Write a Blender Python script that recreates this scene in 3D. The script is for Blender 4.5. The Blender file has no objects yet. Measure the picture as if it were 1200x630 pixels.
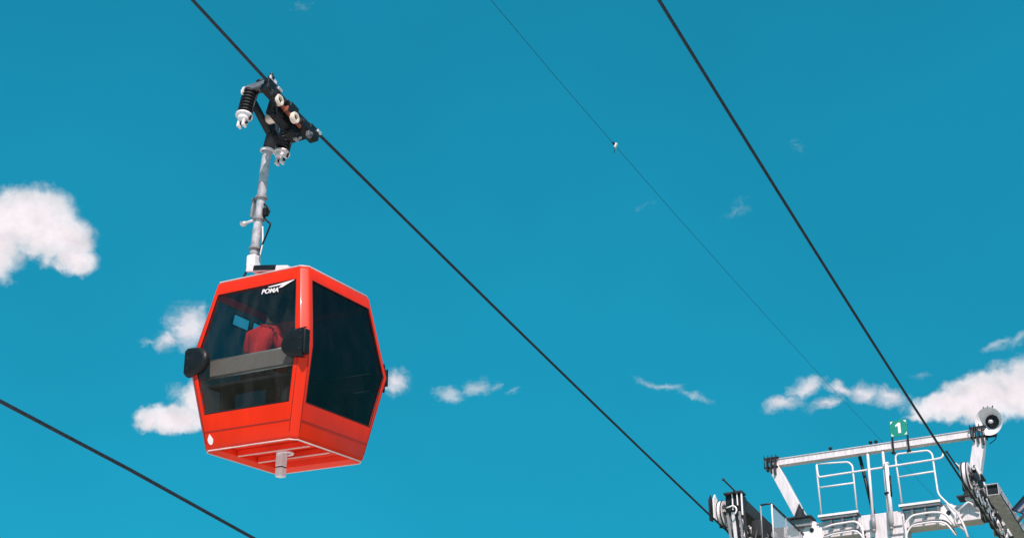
import bpy, bmesh, math, random
from mathutils import Vector, Matrix, Euler
R = math.radians
random.seed(7)
S = bpy.context.scene
COL = S.collection

# ------------------------------------------------------------------ frame
# world: x across the lift line, y along the line (downhill, away from the viewer), z up.
H0 = 9.75                      # height of the cabin's waist above the ground
EYE = Vector((11.44, -14.51, 1.70))
GAUGE = 5.77                   # distance between the two haul ropes

# ------------------------------------------------------------------ materials
def new_mat(name):
    m = bpy.data.materials.new(name); m.use_nodes = True
    nt = m.node_tree; nt.nodes.clear()
    return m, nt
def nd(nt, typ, **kw):
    n = nt.nodes.new(typ)
    for k, v in kw.items(): setattr(n, k, v)
    return n
def surf(name, base, rough=.5, metal=0.0, var=.12, scale=6.0, dirt=0.0, dirtcol=(.05,.04,.03), bump=0.0, coat=0.0, streak=False, spec=.5):
    m, nt = new_mat(name)
    out = nd(nt, 'ShaderNodeOutputMaterial'); b = nd(nt, 'ShaderNodeBsdfPrincipled')
    nt.links.new(b.outputs[0], out.inputs[0])
    tc = nd(nt, 'ShaderNodeTexCoord')
    n1 = nd(nt, 'ShaderNodeTexNoise'); n1.inputs['Scale'].default_value = scale; n1.inputs['Detail'].default_value = 6
    mp = nd(nt, 'ShaderNodeMapping')
    if streak: mp.inputs['Scale'].default_value = (3, 3, .35)
    nt.links.new(tc.outputs['Object'], mp.inputs[0]); nt.links.new(mp.outputs[0], n1.inputs['Vector'])
    r1 = nd(nt, 'ShaderNodeValToRGB')
    r1.color_ramp.elements[0].position = .3; r1.color_ramp.elements[1].position = .7
    lo = [max(0, c*(1-var)) for c in base]; hi = [min(1, c*(1+var)) for c in base]
    r1.color_ramp.elements[0].color = (*lo, 1); r1.color_ramp.elements[1].color = (*hi, 1)
    nt.links.new(n1.outputs['Fac'], r1.inputs[0])
    colsock = r1.outputs[0]
    if dirt > 0:
        n2 = nd(nt, 'ShaderNodeTexNoise'); n2.inputs['Scale'].default_value = scale*2.7; n2.inputs['Detail'].default_value = 8; n2.inputs['Roughness'].default_value = .7
        nt.links.new(mp.outputs[0], n2.inputs['Vector'])
        r2 = nd(nt, 'ShaderNodeMapRange'); r2.inputs[1].default_value = .52; r2.inputs[2].default_value = .75; r2.inputs[4].default_value = dirt
        nt.links.new(n2.outputs['Fac'], r2.inputs[0])
        mx = nd(nt, 'ShaderNodeMix', data_type='RGBA')
        nt.links.new(r2.outputs[0], mx.inputs[0]); nt.links.new(colsock, mx.inputs[6]); mx.inputs[7].default_value = (*dirtcol, 1)
        colsock = mx.outputs[2]
    nt.links.new(colsock, b.inputs['Base Color'])
    rr = nd(nt, 'ShaderNodeMapRange'); rr.inputs[3].default_value = max(.03, rough-.1); rr.inputs[4].default_value = min(1, rough+.12)
    nt.links.new(n1.outputs['Fac'], rr.inputs[0]); nt.links.new(rr.outputs[0], b.inputs['Roughness'])
    b.inputs['Metallic'].default_value = metal; b.inputs['Specular IOR Level'].default_value = spec
    if coat: b.inputs['Coat Weight'].default_value = coat; b.inputs['Coat Roughness'].default_value = .06
    if bump:
        bp = nd(nt, 'ShaderNodeBump'); bp.inputs['Strength'].default_value = bump; bp.inputs['Distance'].default_value = .01
        nt.links.new(n1.outputs['Fac'], bp.inputs['Height']); nt.links.new(bp.outputs[0], b.inputs['Normal'])
    return m
def tint_glass(name, tint, refl=1.0, dust=.035):
    m, nt = new_mat(name)
    out = nd(nt, 'ShaderNodeOutputMaterial'); mix = nd(nt, 'ShaderNodeMixShader')
    tr = nd(nt, 'ShaderNodeBsdfTransparent'); tr.inputs[0].default_value = (*tint, 1)
    gl = nd(nt, 'ShaderNodeBsdfGlossy'); gl.inputs['Roughness'].default_value = .03; gl.inputs[0].default_value = (refl, refl, refl, 1)
    lw = nd(nt, 'ShaderNodeLayerWeight'); lw.inputs[0].default_value = .5      # Facing: 1 - |cos|
    pw = nd(nt, 'ShaderNodeMath', operation='POWER'); pw.inputs[1].default_value = 4.2; nt.links.new(lw.outputs['Facing'], pw.inputs[0])
    fr = nd(nt, 'ShaderNodeMath', operation='MULTIPLY_ADD'); fr.inputs[1].default_value = .9; fr.inputs[2].default_value = .04; nt.links.new(pw.outputs[0], fr.inputs[0])
    n1 = nd(nt, 'ShaderNodeTexNoise'); n1.inputs['Scale'].default_value = 1.3
    bp = nd(nt, 'ShaderNodeBump'); bp.inputs['Strength'].default_value = .05; bp.inputs['Distance'].default_value = .1
    nt.links.new(n1.outputs['Fac'], bp.inputs['Height']); nt.links.new(bp.outputs[0], gl.inputs['Normal'])
    nt.links.new(fr.outputs[0], mix.inputs[0]); nt.links.new(tr.outputs[0], mix.inputs[1]); nt.links.new(gl.outputs[0], mix.inputs[2])
    # a thin film of dust and wiping streaks
    df = nd(nt, 'ShaderNodeBsdfDiffuse'); df.inputs[0].default_value = (.5,.48,.45,1)
    tc = nd(nt, 'ShaderNodeTexCoord'); mp = nd(nt, 'ShaderNodeMapping'); mp.inputs['Scale'].default_value = (2.2,2.2,.8); mp.inputs['Rotation'].default_value = (.5,.3,0)
    n2 = nd(nt, 'ShaderNodeTexNoise'); n2.inputs['Scale'].default_value = 2.0; n2.inputs['Detail'].default_value = 7; n2.inputs['Roughness'].default_value = .65
    nt.links.new(tc.outputs['Object'], mp.inputs[0]); nt.links.new(mp.outputs[0], n2.inputs['Vector'])
    r2 = nd(nt, 'ShaderNodeMapRange'); r2.inputs[1].default_value = .42; r2.inputs[2].default_value = .75; r2.inputs[3].default_value = .003; r2.inputs[4].default_value = dust
    nt.links.new(n2.outputs['Fac'], r2.inputs[0])
    m2 = nd(nt, 'ShaderNodeMixShader'); nt.links.new(r2.outputs[0], m2.inputs[0]); nt.links.new(mix.outputs[0], m2.inputs[1]); nt.links.new(df.outputs[0], m2.inputs[2])
    nt.links.new(m2.outputs[0], out.inputs[0])
    return m

RED   = surf('red_gloss_paint', (.74, .023, .001), rough=.36, var=.06, scale=2.0, coat=.10, spec=.25, streak=True, dirt=.06, dirtcol=(.35,.03,.015))
REDIN = surf('red_underside_paint', (.84, .038, .006), rough=.5, var=.10, scale=3.0, dirt=.22, dirtcol=(.25,.03,.015))
GLASS_FRONT = tint_glass('tinted_glass_light', (.56,.59,.59))
GLASS_DARK  = tint_glass('tinted_glass_dark', (.07,.077,.08), .45, .011)
RUBBER = surf('black_rubber', (.007,.009,.010), rough=.45, var=.2, scale=8, spec=.25)
BLACK  = surf('black_painted_steel', (.010,.013,.016), rough=.45, var=.3, scale=9, dirt=.25, dirtcol=(.035,.028,.022), spec=.3)
DKSTEEL= surf('dark_greased_steel', (.034,.038,.042), rough=.5, metal=.4, var=.35, scale=8, dirt=.4, dirtcol=(.02,.018,.016))
MIDSTEEL=surf('grey_cast_steel', (.17,.19,.21), rough=.5, metal=.3, var=.25, scale=7, dirt=.3, dirtcol=(.07,.06,.05))
ROPEMAT= surf('wire_rope_steel', (.028,.042,.058), rough=.5, metal=.4, var=.3, scale=20)
GALV   = surf('galvanised_steel', (.70,.67,.67), rough=.5, metal=.15, var=.14, scale=7, dirt=.4, dirtcol=(.30,.27,.25), streak=True)
TUBEM  = surf('grey_galvanised_tube', (.46,.46,.48), rough=.5, metal=.15, var=.3, scale=9, dirt=.5, dirtcol=(.2,.19,.19))
EDGE_HILITE   = surf('painted_edge_highlight', (.80,.55,.50), rough=.35, metal=.1, var=.06, scale=5)  # pale colour stands in for edge highlights and reflected ground light
GALVD  = surf('weathered_galvanised_steel', (.28,.29,.30), rough=.55, metal=.2, var=.2, scale=8, dirt=.5, dirtcol=(.12,.11,.10), streak=True)
WHITE  = surf('white_paint', (.80,.77,.76), rough=.45, var=.05, scale=5, dirt=.15, dirtcol=(.45,.42,.40))
CREAM  = surf('cream_plastic_roller', (.80,.70,.58), rough=.45, var=.06, scale=10, dirt=.25, dirtcol=(.4,.3,.22))
RUST   = surf('red_brown_primer', (.22,.055,.025), rough=.6, var=.3, scale=12, dirt=.4, dirtcol=(.05,.02,.015))
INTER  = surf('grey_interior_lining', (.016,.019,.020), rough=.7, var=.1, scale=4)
SEATM  = surf('grey_brown_seat_back', (.32,.28,.25), rough=.75, var=.10, scale=30, dirt=.2, dirtcol=(.25,.22,.2))
ALU    = surf('brushed_aluminium_rail', (.72,.72,.70), rough=.35, metal=.6, var=.05, scale=9)
GREEN  = surf('green_sign_paint', (.010,.25,.18), rough=.4, var=.06, scale=8)
TYRE   = surf('black_sheave_rubber', (.02,.022,.025), rough=.6, var=.2, scale=12)
JACKET = surf('red_jacket_cloth', (.85,.03,.025), rough=.85, var=.15, scale=14, bump=.4)
SKIN   = surf('skin', (.45,.26,.18), rough=.55, var=.06, scale=10)
HAIR   = surf('black_hair', (.008,.007,.006), rough=.6, var=.3, scale=40, bump=.5, spec=.15)
TROUS  = surf('dark_trousers_cloth', (.03,.035,.05), rough=.85, var=.15, scale=14)
PANEL  = surf('dark_blue_panel', (.015,.03,.07), rough=.3, var=.2, scale=6)
GRASS  = surf('dry_grass_ground', (.12,.13,.06), rough=.9, var=.3, scale=.35, dirt=.5, dirtcol=(.10,.12,.05), bump=.3)
BOUNCE_PAVE   = surf('pale_bounce_paving', (.70,.68,.65), rough=.85, var=.12, scale=1.5, dirt=.2, dirtcol=(.35,.33,.30), bump=.2)  # kept pale so the added slab throws light upwards
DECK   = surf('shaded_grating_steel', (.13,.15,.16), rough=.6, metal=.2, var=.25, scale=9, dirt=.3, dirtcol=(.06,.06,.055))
CONC   = surf('grey_concrete', (.38,.37,.35), rough=.85, var=.15, scale=3, dirt=.3, dirtcol=(.22,.21,.2), bump=.3)

# mesh wire of the railings: a grid of real holes through a transparent mix
def mesh_mat():
    m, nt = new_mat('wire_mesh_infill')
    out = nd(nt, 'ShaderNodeOutputMaterial'); mix = nd(nt, 'ShaderNodeMixShader')
    tr = nd(nt, 'ShaderNodeBsdfTransparent'); b = nd(nt, 'ShaderNodeBsdfPrincipled')
    b.inputs['Base Color'].default_value = (.5,.5,.5,1); b.inputs['Roughness'].default_value = .5
    tc = nd(nt, 'ShaderNodeTexCoord')
    sx = nd(nt, 'ShaderNodeSeparateXYZ'); nt.links.new(tc.outputs['Object'], sx.inputs[0])
    socks = []
    for ax in ('Y', 'Z'):
        a = nd(nt, 'ShaderNodeMath', operation='MULTIPLY'); a.inputs[1].default_value = 1/.05
        nt.links.new(sx.outputs[ax], a.inputs[0])
        fr = nd(nt, 'ShaderNodeMath', operation='FRACT'); nt.links.new(a.outputs[0], fr.inputs[0])
        lt = nd(nt, 'ShaderNodeMath', operation='LESS_THAN'); lt.inputs[1].default_value = .30
        nt.links.new(fr.outputs[0], lt.inputs[0]); socks.append(lt.outputs[0])
    mx = nd(nt, 'ShaderNodeMath', operation='MAXIMUM'); nt.links.new(socks[0], mx.inputs[0]); nt.links.new(socks[1], mx.inputs[1])
    nt.links.new(mx.outputs[0], mix.inputs[0]); nt.links.new(tr.outputs[0], mix.inputs[1]); nt.links.new(b.outputs[0], mix.inputs[2])
    nt.links.new(mix.outputs[0], out.inputs[0]); return m
MESHM = mesh_mat()

# ------------------------------------------------------------------ mesh helpers
def frame_of(d):
    d = Vector(d).normalized()
    up = Vector((0,0,1)) if abs(d.z) < .95 else Vector((0,1,0))
    x = d.cross(up).normalized(); y = x.cross(d).normalized()
    return x, y, d
class MB:
    """collects shapes into one mesh object"""
    def __init__(s): s.bm = bmesh.new()
    def face(s, pts):
        vs = [s.bm.verts.new(p) for p in pts]; return s.bm.faces.new(vs)
    def hexa(s, p):       # 8 points: bottom 4, top 4
        v = [s.bm.verts.new(q) for q in p]
        for f in ((3,2,1,0),(4,5,6,7),(0,1,5,4),(1,2,6,5),(2,3,7,6),(3,0,4,7)): s.bm.faces.new([v[i] for i in f])
    def box(s, c, size, rot=None):
        c = Vector(c); h = [x/2 for x in size]; m = rot or Matrix.Identity(3)
        s.hexa([c + m @ Vector((sx*h[0], sy*h[1], sz*h[2])) for sz in (-1,1) for sx, sy in ((-1,-1),(1,-1),(1,1),(-1,1))])
        return s
    def beam(s, a, b, w, h, side=None):   # box from a to b, w along 'side', h along the third axis
        a, b = Vector(a), Vector(b); x, y, d = frame_of(b-a)
        if side is not None:
            x = Vector(side); x = (x - d*x.dot(d)).normalized(); y = d.cross(x).normalized()
        s.hexa([p + x*sx*w/2 + y*sy*h/2 for p in (a, b) for sx, sy in ((-1,-1),(1,-1),(1,1),(-1,1))])
        return s
    def tube(s, pts, r, seg=10, caps=True, rs=None):
        pts = [Vector(p) for p in pts]; rings = []
        x = None
        for i, p in enumerate(pts):
            d = (pts[min(i+1, len(pts)-1)] - pts[max(i-1, 0)]).normalized()
            if x is None: x, y, _ = frame_of(d)
            else:
                x = (x - d*x.dot(d)).normalized(); y = d.cross(x)
            y = d.cross(x)
            rad = rs[i] if rs else r
            rings.append([s.bm.verts.new(p + (x*math.cos(t) + y*math.sin(t))*rad) for t in [2*math.pi*k/seg for k in range(seg)]])
        for a, b in zip(rings, rings[1:]):
            for k in range(seg): s.bm.faces.new((a[k], a[(k+1)%seg], b[(k+1)%seg], b[k])).smooth = True
        if caps:
            s.bm.faces.new(rings[0][::-1]); s.bm.faces.new(rings[-1])
        return s
    def lathe(s, c, axis, prof, seg=24, closed=False):   # prof: (along, radius)
        c = Vector(c); x, y, d = frame_of(axis); rings = []
        for t, r in prof:
            if r <= 1e-6: rings.append([s.bm.verts.new(c + d*t)])
            else: rings.append([s.bm.verts.new(c + d*t + (x*math.cos(k*2*math.pi/seg) + y*math.sin(k*2*math.pi/seg))*r) for k in range(seg)])
        pairs = list(zip(rings, rings[1:]))
        if closed: pairs.append((rings[-1], rings[0]))
        for a, b in pairs:
            for k in range(seg):
                k2 = (k+1) % seg
                if len(a) == 1 and len(b) == 1: continue
                if len(a) == 1: f = s.bm.faces.new((a[0], b[k2], b[k]))
                elif len(b) == 1: f = s.bm.faces.new((a[k], a[k2], b[0]))
                else: f = s.bm.faces.new((a[k], a[k2], b[k2], b[k]))
        return s
    def ball(s, c, rad, sc=(1,1,1), sub=2, rot=None):
        g = bmesh.ops.create_icosphere(s.bm, subdivisions=sub, radius=1)
        m = rot or Matrix.Identity(3)
        for v in g['verts']: v.co = Vector(c) + m @ Vector((v.co.x*rad*sc[0], v.co.y*rad*sc[1], v.co.z*rad*sc[2]))
        for v in g['verts']:
            for f in v.link_faces: f.smooth = True
        return s
    def prism(s, poly, vec):     # polygon extruded along vec
        vec = Vector(vec); a = [s.bm.verts.new(p) for p in poly]; b = [s.bm.verts.new(Vector(p)+vec) for p in poly]
        n = len(a); s.bm.faces.new(a[::-1]); s.bm.faces.new(b)
        for i in range(n): s.bm.faces.new((a[i], a[(i+1)%n], b[(i+1)%n], b[i]))
        return s
    def build(s, name, mat, parent=None, bevel=0.0, seg=2, smooth=None, xf=None):
        bmesh.ops.recalc_face_normals(s.bm, faces=s.bm.faces)
        if xf is not None: bmesh.ops.transform(s.bm, matrix=xf, verts=s.bm.verts)
        me = bpy.data.meshes.new(name); s.bm.to_mesh(me); s.bm.free()
        o = bpy.data.objects.new(name, me); COL.objects.link(o)
        for mm in (mat if isinstance(mat, (list, tuple)) else [mat]): me.materials.append(mm)
        if smooth: 
            me.shade_smooth()
            try: me.set_sharp_from_angle(angle=R(smooth))
            except Exception: pass
        if bevel:
            b = o.modifiers.new('bevel', 'BEVEL'); b.width = bevel; b.segments = seg; b.limit_method = 'ANGLE'; b.angle_limit = R(25); b.harden_normals = False
        if parent is not None: o.parent = parent
        return o
def tag(o, label, cat, group=None, kind=None):
    o['label'] = label; o['category'] = cat
    if group: o['group'] = group
    if kind: o['kind'] = kind
    return o
def thing(name, label, cat, loc=(0,0,0), group=None):
    o = bpy.data.objects.new(name, None); COL.objects.link(o); o.location = loc; o.empty_display_size = .3
    return tag(o, label, cat, group)
def arc(c, u, v, r, a0, a1, n=6):
    c, u, v = Vector(c), Vector(u), Vector(v)
    return [c + (u*math.cos(R(a0+(a1-a0)*i/n)) + v*math.sin(R(a0+(a1-a0)*i/n)))*r for i in range(n+1)]
def fillet(pts, r, n=4):      # round the inner corners of a polyline
    pts = [Vector(p) for p in pts]; out = [pts[0]]
    for a, b, c in zip(pts, pts[1:], pts[2:]):
        d1 = (a-b); d2 = (c-b); k = min(r, d1.length*.45, d2.length*.45)
        p1 = b + d1.normalized()*k; p2 = b + d2.normalized()*k
        for i in range(n+1):
            t = i/n; out.append(p1*(1-t)**2 + b*2*t*(1-t) + p2*t*t)
    out.append(pts[-1]); return out
def text_mesh(s, size, depth, bold=0.0):
    cu = bpy.data.curves.new('lettering', 'FONT'); cu.body = s; cu.size = size; cu.extrude = depth; cu.offset = bold
    cu.align_x = 'CENTER'; cu.align_y = 'CENTER'
    o = bpy.data.objects.new('lettering_source', cu); COL.objects.link(o)
    bpy.context.view_layer.update()
    me = bpy.data.meshes.new_from_object(o.evaluated_get(bpy.context.evaluated_depsgraph_get()))
    bpy.data.objects.remove(o); bpy.data.curves.remove(cu)
    return me
# ------------------------------------------------------------------ gondola
gon = thing('gondola_cabin', 'red gondola cabin with dark tinted windows, hanging by a grey arm from the left rope', 'gondola', (0,0,H0))
E2 = Vector((.9992,-.0113,-.037)); K2 = Vector((.0352,-.1319,.9906)); D2 = K2.cross(E2).normalized(); E2 = D2.cross(K2)
GM = Matrix((E2, D2, K2)).transposed()
gon.rotation_euler = GM.to_euler()
GX = (Matrix.Translation((0,0,H0)) @ GM.to_4x4()).inverted() @ Matrix.Translation((0,0,H0))   # line frame -> cabin frame

AT, BT, AW, BW, AB, BB, H1, H2 = .794, .786, .99, 1.0, .815, .766, 1.166, 1.165
CH = .085                                   # corner chamfer
LEV = ((AT, BT, H1), (AW, BW, 0.0), (AB, BB, -H2))     # half along, half across, height
def side_pt(side, u, lev):
    """u -1..1 along a side (chamfer removed); side 0: uphill end (-y), 1: right (+x), 2: downhill end (+y), 3: left (-x)"""
    A, B, h = LEV[lev]
    if side == 0: return Vector((u*(B-CH), -A, h))
    if side == 2: return Vector((-u*(B-CH), A, h))
    if side == 1: return Vector((B, u*(A-CH), h))
    return Vector((-B, -u*(A-CH), h))
def at_side(side, u, h):          # point on the folded side at height h
    if h >= 0: t = h/H1; return side_pt(side, u, 1).lerp(side_pt(side, u, 0), t)
    t = -h/H2; return side_pt(side, u, 1).lerp(side_pt(side, u, 2), t)
NRM = {0: Vector((0,-1,0)), 1: Vector((1,0,0)), 2: Vector((0,1,0)), 3: Vector((-1,0,0))}
WT, WB = .985, -.70               # window top and bottom heights
WU = {0:(.90,.90,.90), 1:(.90,.905,.91), 2:(.90,.90,.90), 3:(.90,.90,.90)}   # half widths at top, waist, bottom

body = MB()
def win_loop(side, grow=0.0, inset=0.0):
    ut, uw, ub = WU[side]
    g = grow
    L = [at_side(side, -ut-g, WT+g), at_side(side, ut+g, WT+g), at_side(side, uw+g, 0), at_side(side, ub+g, WB-g), at_side(side, -ub-g, WB-g), at_side(side, -uw-g, 0)]
    return [p - NRM[side]*inset for p in L]
vcache = {}
def V(p):
    k = (round(p.x,5), round(p.y,5), round(p.z,5))
    if k not in vcache: vcache[k] = body.bm.verts.new(p)
    return vcache[k]
def F(*p): body.bm.faces.new([V(q) for q in p])
for sd in range(4):
    o = [side_pt(sd,-1,0), side_pt(sd,1,0), side_pt(sd,1,1), side_pt(sd,1,2), side_pt(sd,-1,2), side_pt(sd,-1,1)]
    w = win_loop(sd)
    for i in range(6):
        j = (i+1) % 6
        F(o[i], o[j], w[j], w[i])
    nx = (sd+1) % 4
    for l in (0, 1): F(side_pt(sd,1,l), side_pt(nx,-1,l), side_pt(nx,-1,l+1), side_pt(sd,1,l+1))
# roof rolls over, bottom turns in
def octa(A, B, ch, h):
    return [Vector(p) for p in ((-B+ch,-A,h),(B-ch,-A,h),(B,-A+ch,h),(B,A-ch,h),(B-ch,A,h),(-B+ch,A,h),(-B,A-ch,h),(-B,-A+ch,h))]
def loft(rings):
    for a, b in zip(rings, rings[1:]):
        for k in range(8): F(a[k], a[(k+1)%8], b[(k+1)%8], b[k])
loft([octa(AT,BT,CH,H1), octa(AT-.05,BT-.05,CH*.9,H1+.035)])
bot = [octa(AB,BB,CH,-H2), octa(AB-.045,BB-.045,CH*.9,-H2-.03)]
loft(bot)
bo = body.build('cabin_body', RED, gon)
sol = bo.modifiers.new('thickness', 'SOLIDIFY'); sol.thickness = .045; sol.offset = -1
bv = bo.modifiers.new('bevel', 'BEVEL'); bv.width = .028; bv.segments = 4; bv.limit_method = 'ANGLE'; bv.angle_limit = R(22)
bo.data.shade_smooth(); bo.data.set_sharp_from_angle(angle=R(60))

# panel seams on the lower skirt and down the corner posts
sm = MB()
for sd in range(4):
    for hh in (-.945,):
        a = at_side(sd,-.97,hh)+NRM[sd]*.002; b = at_side(sd,.97,hh)+NRM[sd]*.002
        sm.beam(a, b, .012, .006, side=(0,0,1))
    for u in (-.985, .985):
        sm.tube([at_side(sd,u,.95)+NRM[sd]*.0, at_side(sd,u,0)+NRM[sd]*.0, at_side(sd,u,-1.1)+NRM[sd]*.0], .005, 6)
sm.build('panel_seam', surf('seam_shadow_gap', (.25,.012,.008), rough=.7, var=.1), bo)

for ringp, nm in ((octa(AT-.018,BT-.018,CH*.95,H1+.026), 'roof_highlight'), (octa(AB-.02,BB-.02,CH*.95,-H2-.024), 'rim_highlight')):
    tr_ = MB(); tr_.tube(ringp + [ringp[0], ringp[1]], .0105, 6, caps=False); tr_.build(nm, EDGE_HILITE, gon)  # thin pale strips paint in the highlights on roof edge and rim
# roof
rf = MB()
vcache = {}
body = rf
loft([octa(AT-.052,BT-.052,CH*.9,H1+.034), octa(AT-.35,BT-.35,CH*.7,H1+.13)])
F(*octa(AT-.35,BT-.35,CH*.7,H1+.13)); 
rf.build('roof', RED, gon, bevel=.02)
# ceiling and floor inside
ins = MB(); ins.prism(octa(AT-.06,BT-.06,CH,H1-.10), (0,0,.07)); ins.build('ceiling', INTER, gon)
ins = MB(); ins.prism(octa(.76,.74,CH,-.87), (0,0,.06)); ins.build('floor', INTER, gon)

# underside tray: deck set up inside the rim with cross ribs
un = MB()
un.prism(octa(AB-.13,BB-.13,CH*.6,-H2+.10), (0,0,.03))
und = un.build('underframe', REDIN, gon)
lip = MB(); vcache = {}; body = lip
loft([octa(AB-.044,BB-.044,CH*.9,-H2-.029), octa(AB-.12,BB-.12,CH*.7,-H2+.02), octa(AB-.125,BB-.125,CH*.7,-H2+.10)])
lp = lip.build('floor_lip', REDIN, und, bevel=.008)
for y in (-.22, .22):
    rb = MB(); rb.box((0,y,-H2+.055), (2*(BB-.15), .075, .085)); rbo = rb.build('rib', REDIN, und, bevel=.01); ed = MB(); ed.box((0,y-.034,-H2+.007), (2*(BB-.17), .022, .016)); ed.build('rib_highlight', EDGE_HILITE, rbo, bevel=.004)  # pale strip paints in the ground light reflected along each rib
pg = MB()
pg.box((-.06,0,-H2-.02), (.115,.115,.26)); 
gp = pg.build('guide_peg', WHITE, gon, bevel=.015)
p2 = MB(); p2.box((-.06,0,-H2-.225), (.11,.11,.13)); p2.build('peg_foot', WHITE, gp, bevel=.012)
p3 = MB(); p3.box((-.06,0,-H2-.155), (.10,.10,.02)); p3.build('peg_gasket', BLACK, gp)
p4 = MB(); p4.tube([Vector((math.cos(t)*.10, math.sin(t)*.10, -H2+.03)) for t in [2*math.pi*k/20 for k in range(21)]], .018, 8); p4.build('peg_ring', WHITE, gp)

# windows
glass_of = {0: GLASS_FRONT, 1: GLASS_DARK, 2: GLASS_DARK, 3: GLASS_DARK}
wins = {}
def pane(side, holes=()):
    m = MB(); p = win_loop(side, .012, .014)
    if not holes:
        m.face([p[0],p[1],p[2],p[5]]); m.face([p[5],p[2],p[3],p[4]])
    else:                                   # upper half cut round rectangular openings, strips in u
        g = .012
        def q(u, h): return at_side(side, u, h) - NRM[side]*.014
        us = sorted(set([-WU[side][0]-g, WU[side][0]+g] + [h[0] for h in holes] + [h[1] for h in holes]))
        hs = sorted(set([0, WT+g] + [h[2] for h in holes] + [h[3] for h in holes]))
        for a, b in zip(us, us[1:]):
            for c, d in zip(hs, hs[1:]):
                um, hm = (a+b)/2, (c+d)/2
                if any(h[0] < um < h[1] and h[2] < hm < h[3] for h in holes): continue
                m.face([q(a,c), q(b,c), q(b,d), q(a,d)])
        m.face([p[5],p[2],p[3],p[4]])
    o = m.build('window', glass_of[side], gon)
    o.data.shade_smooth() if False else None
    gk = MB()                               # rubber gasket round the pane
    lp_ = win_loop(side, .004, .004); gk.tube(lp_ + [lp_[0], lp_[1]], .009, 6, caps=False)
    gk.build('window_seal', RUBBER, o)
    wins[side] = o; return o
VENTS = [(-.10,.36,.75,.915), (-.50,-.20,.75,.915)]     # u (runs uphill on side 3), heights
w0 = pane(0); w1 = pane(1); w2 = pane(2); w3 = pane(3, VENTS)
for a, b, c, d in VENTS:
    vf = MB(); pts = [at_side(3,u,h) + Vector((.012,0,0)) for u, h in ((a,c),(b,c),(b,d),(a,d),(a,c),(b,c))]
    vf.tube(pts, .014, 6, caps=False); vf.build('vent_frame', BLACK, w3)
# maker's lettering and dart on the uphill window
me = text_mesh('POMA', .10, .0015, .003)
lo = bpy.data.objects.new('logo_lettering', me); COL.objects.link(lo); lo.parent = w0; me.materials.append(WHITE)
p0 = at_side(0, .34, .885); pu = (at_side(0,.5,.885)-p0).normalized(); pn = Vector((0,-(H1),(-(AW-AT)))).normalized(); pn = Vector((0,-1,-.0)); 
up = (at_side(0,.34,.95)-p0).normalized(); pn = pu.cross(up).normalized()
shear = Matrix(((1.15,.28,0,0),(0,.95,0,0),(0,0,1,0),(0,0,0,1)))
lo.matrix_local = Matrix.Translation(p0 + pn*.004) @ Matrix((pu, up, pn)).transposed().to_4x4() @ shear
sw = MB()
def onw(u, h, off=.004): return at_side(0, u, h) + pn*off
sw.prism([onw(.28,.955), onw(.50,.965), onw(.86,.985), onw(.885,.985), onw(.60,.905), onw(.52,.905), onw(.60,.945), onw(.30,.942)], pn*.003)
sw.build('logo_dart', WHITE, w0)

# bumpers wrapping the four waist corners
for sy in (-1, 1):
    for sx in (-1, 1):
        bm_ = MB(); prof = []
        # D-shaped outline on the end face: flat at the corner, round towards the middle
        n = 12; out = []
        for i in range(n+1):
            t = math.pi*(.5 - i/n); out.append((.40*max(0, math.cos(t))**.8, .225*math.copysign(abs(math.sin(t))**.85, math.sin(t))))
        def pt(dx, dz, off, sc=1.0):
            x = sx*((BW+.0 if sy < 0 else BW-.06) - dx*sc*.92 - (.02 if dx > 0 else 0)); z = dz*sc*.92 + .03; off = off if sy < 0 else off*.3
            slope = (AW-AT)/H1 if z > 0 else (AW-AB)/H2
            return Vector((x, sy*(AW - abs(z)*slope + off), z))
        base = [pt(dx,dz,-.03) for dx, dz in out]; mid = [pt(dx,dz,.035,.98) for dx, dz in out]; top = [pt(dx,dz,.066,.82) for dx, dz in out]
        rings = []
        for ring in (base, mid, top): rings.append([bm_.bm.verts.new(p) for p in ring])
        for a, b in zip(rings, rings[1:]):
            for k in range(n): bm_.bm.faces.new((a[k], a[k+1], b[k+1], b[k]))
        bm_.bm.faces.new(rings[-1])
        # side wing round the corner
        xo = BW+.014 if sy < 0 else BW-.03; yi = AW-.085 if sy < 0 else AW-.05; zz = .17 if sy < 0 else .12; ya = AW+.032 if sy < 0 else AW+.004
        bm_.hexa([Vector((sx*q[0], sy*q[1], zc + .03)) for zc in (-zz, zz) for q in ((BW-.10, AW-.06), (xo, yi), (xo, ya), (BW-.10, ya))])
        b = bm_.build('bumper', RUBBER, gon, bevel=.03, seg=4)
        b.data.shade_smooth(); b.data.set_sharp_from_angle(angle=R(50))
        for z in (-.1, .04, .13):
            sc_ = MB(); sc_.lathe((sx*(BW-.06), sy*(AW+(.040 if sy < 0 else .01)), z+.03), (0,sy,0), [(0,.012),(.006,.012),(.008,0)], 8); sc_.build('screw', DKSTEEL, b)

# pale drop-shaped sticker on the skirt
st = MB(); c = at_side(0,-.86,-1.05) + Vector((0,-.003,0)); ou = []
upv = (at_side(0,-.86,-1.0)-at_side(0,-.86,-1.1)).normalized()
for k in range(20):
    t = 2*math.pi*k/20; rx = .045*math.sin(t)*(1 if math.cos(t) < 0 else (1-math.cos(t))**.7 if math.cos(t) > .3 else 1); ou.append(c + Vector((1,0,0))*rx*1.0 + upv*(.075*math.cos(t)))
st.prism(ou, (0,-.004,0)); st.build('drop_sticker', WHITE, gon)

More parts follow.
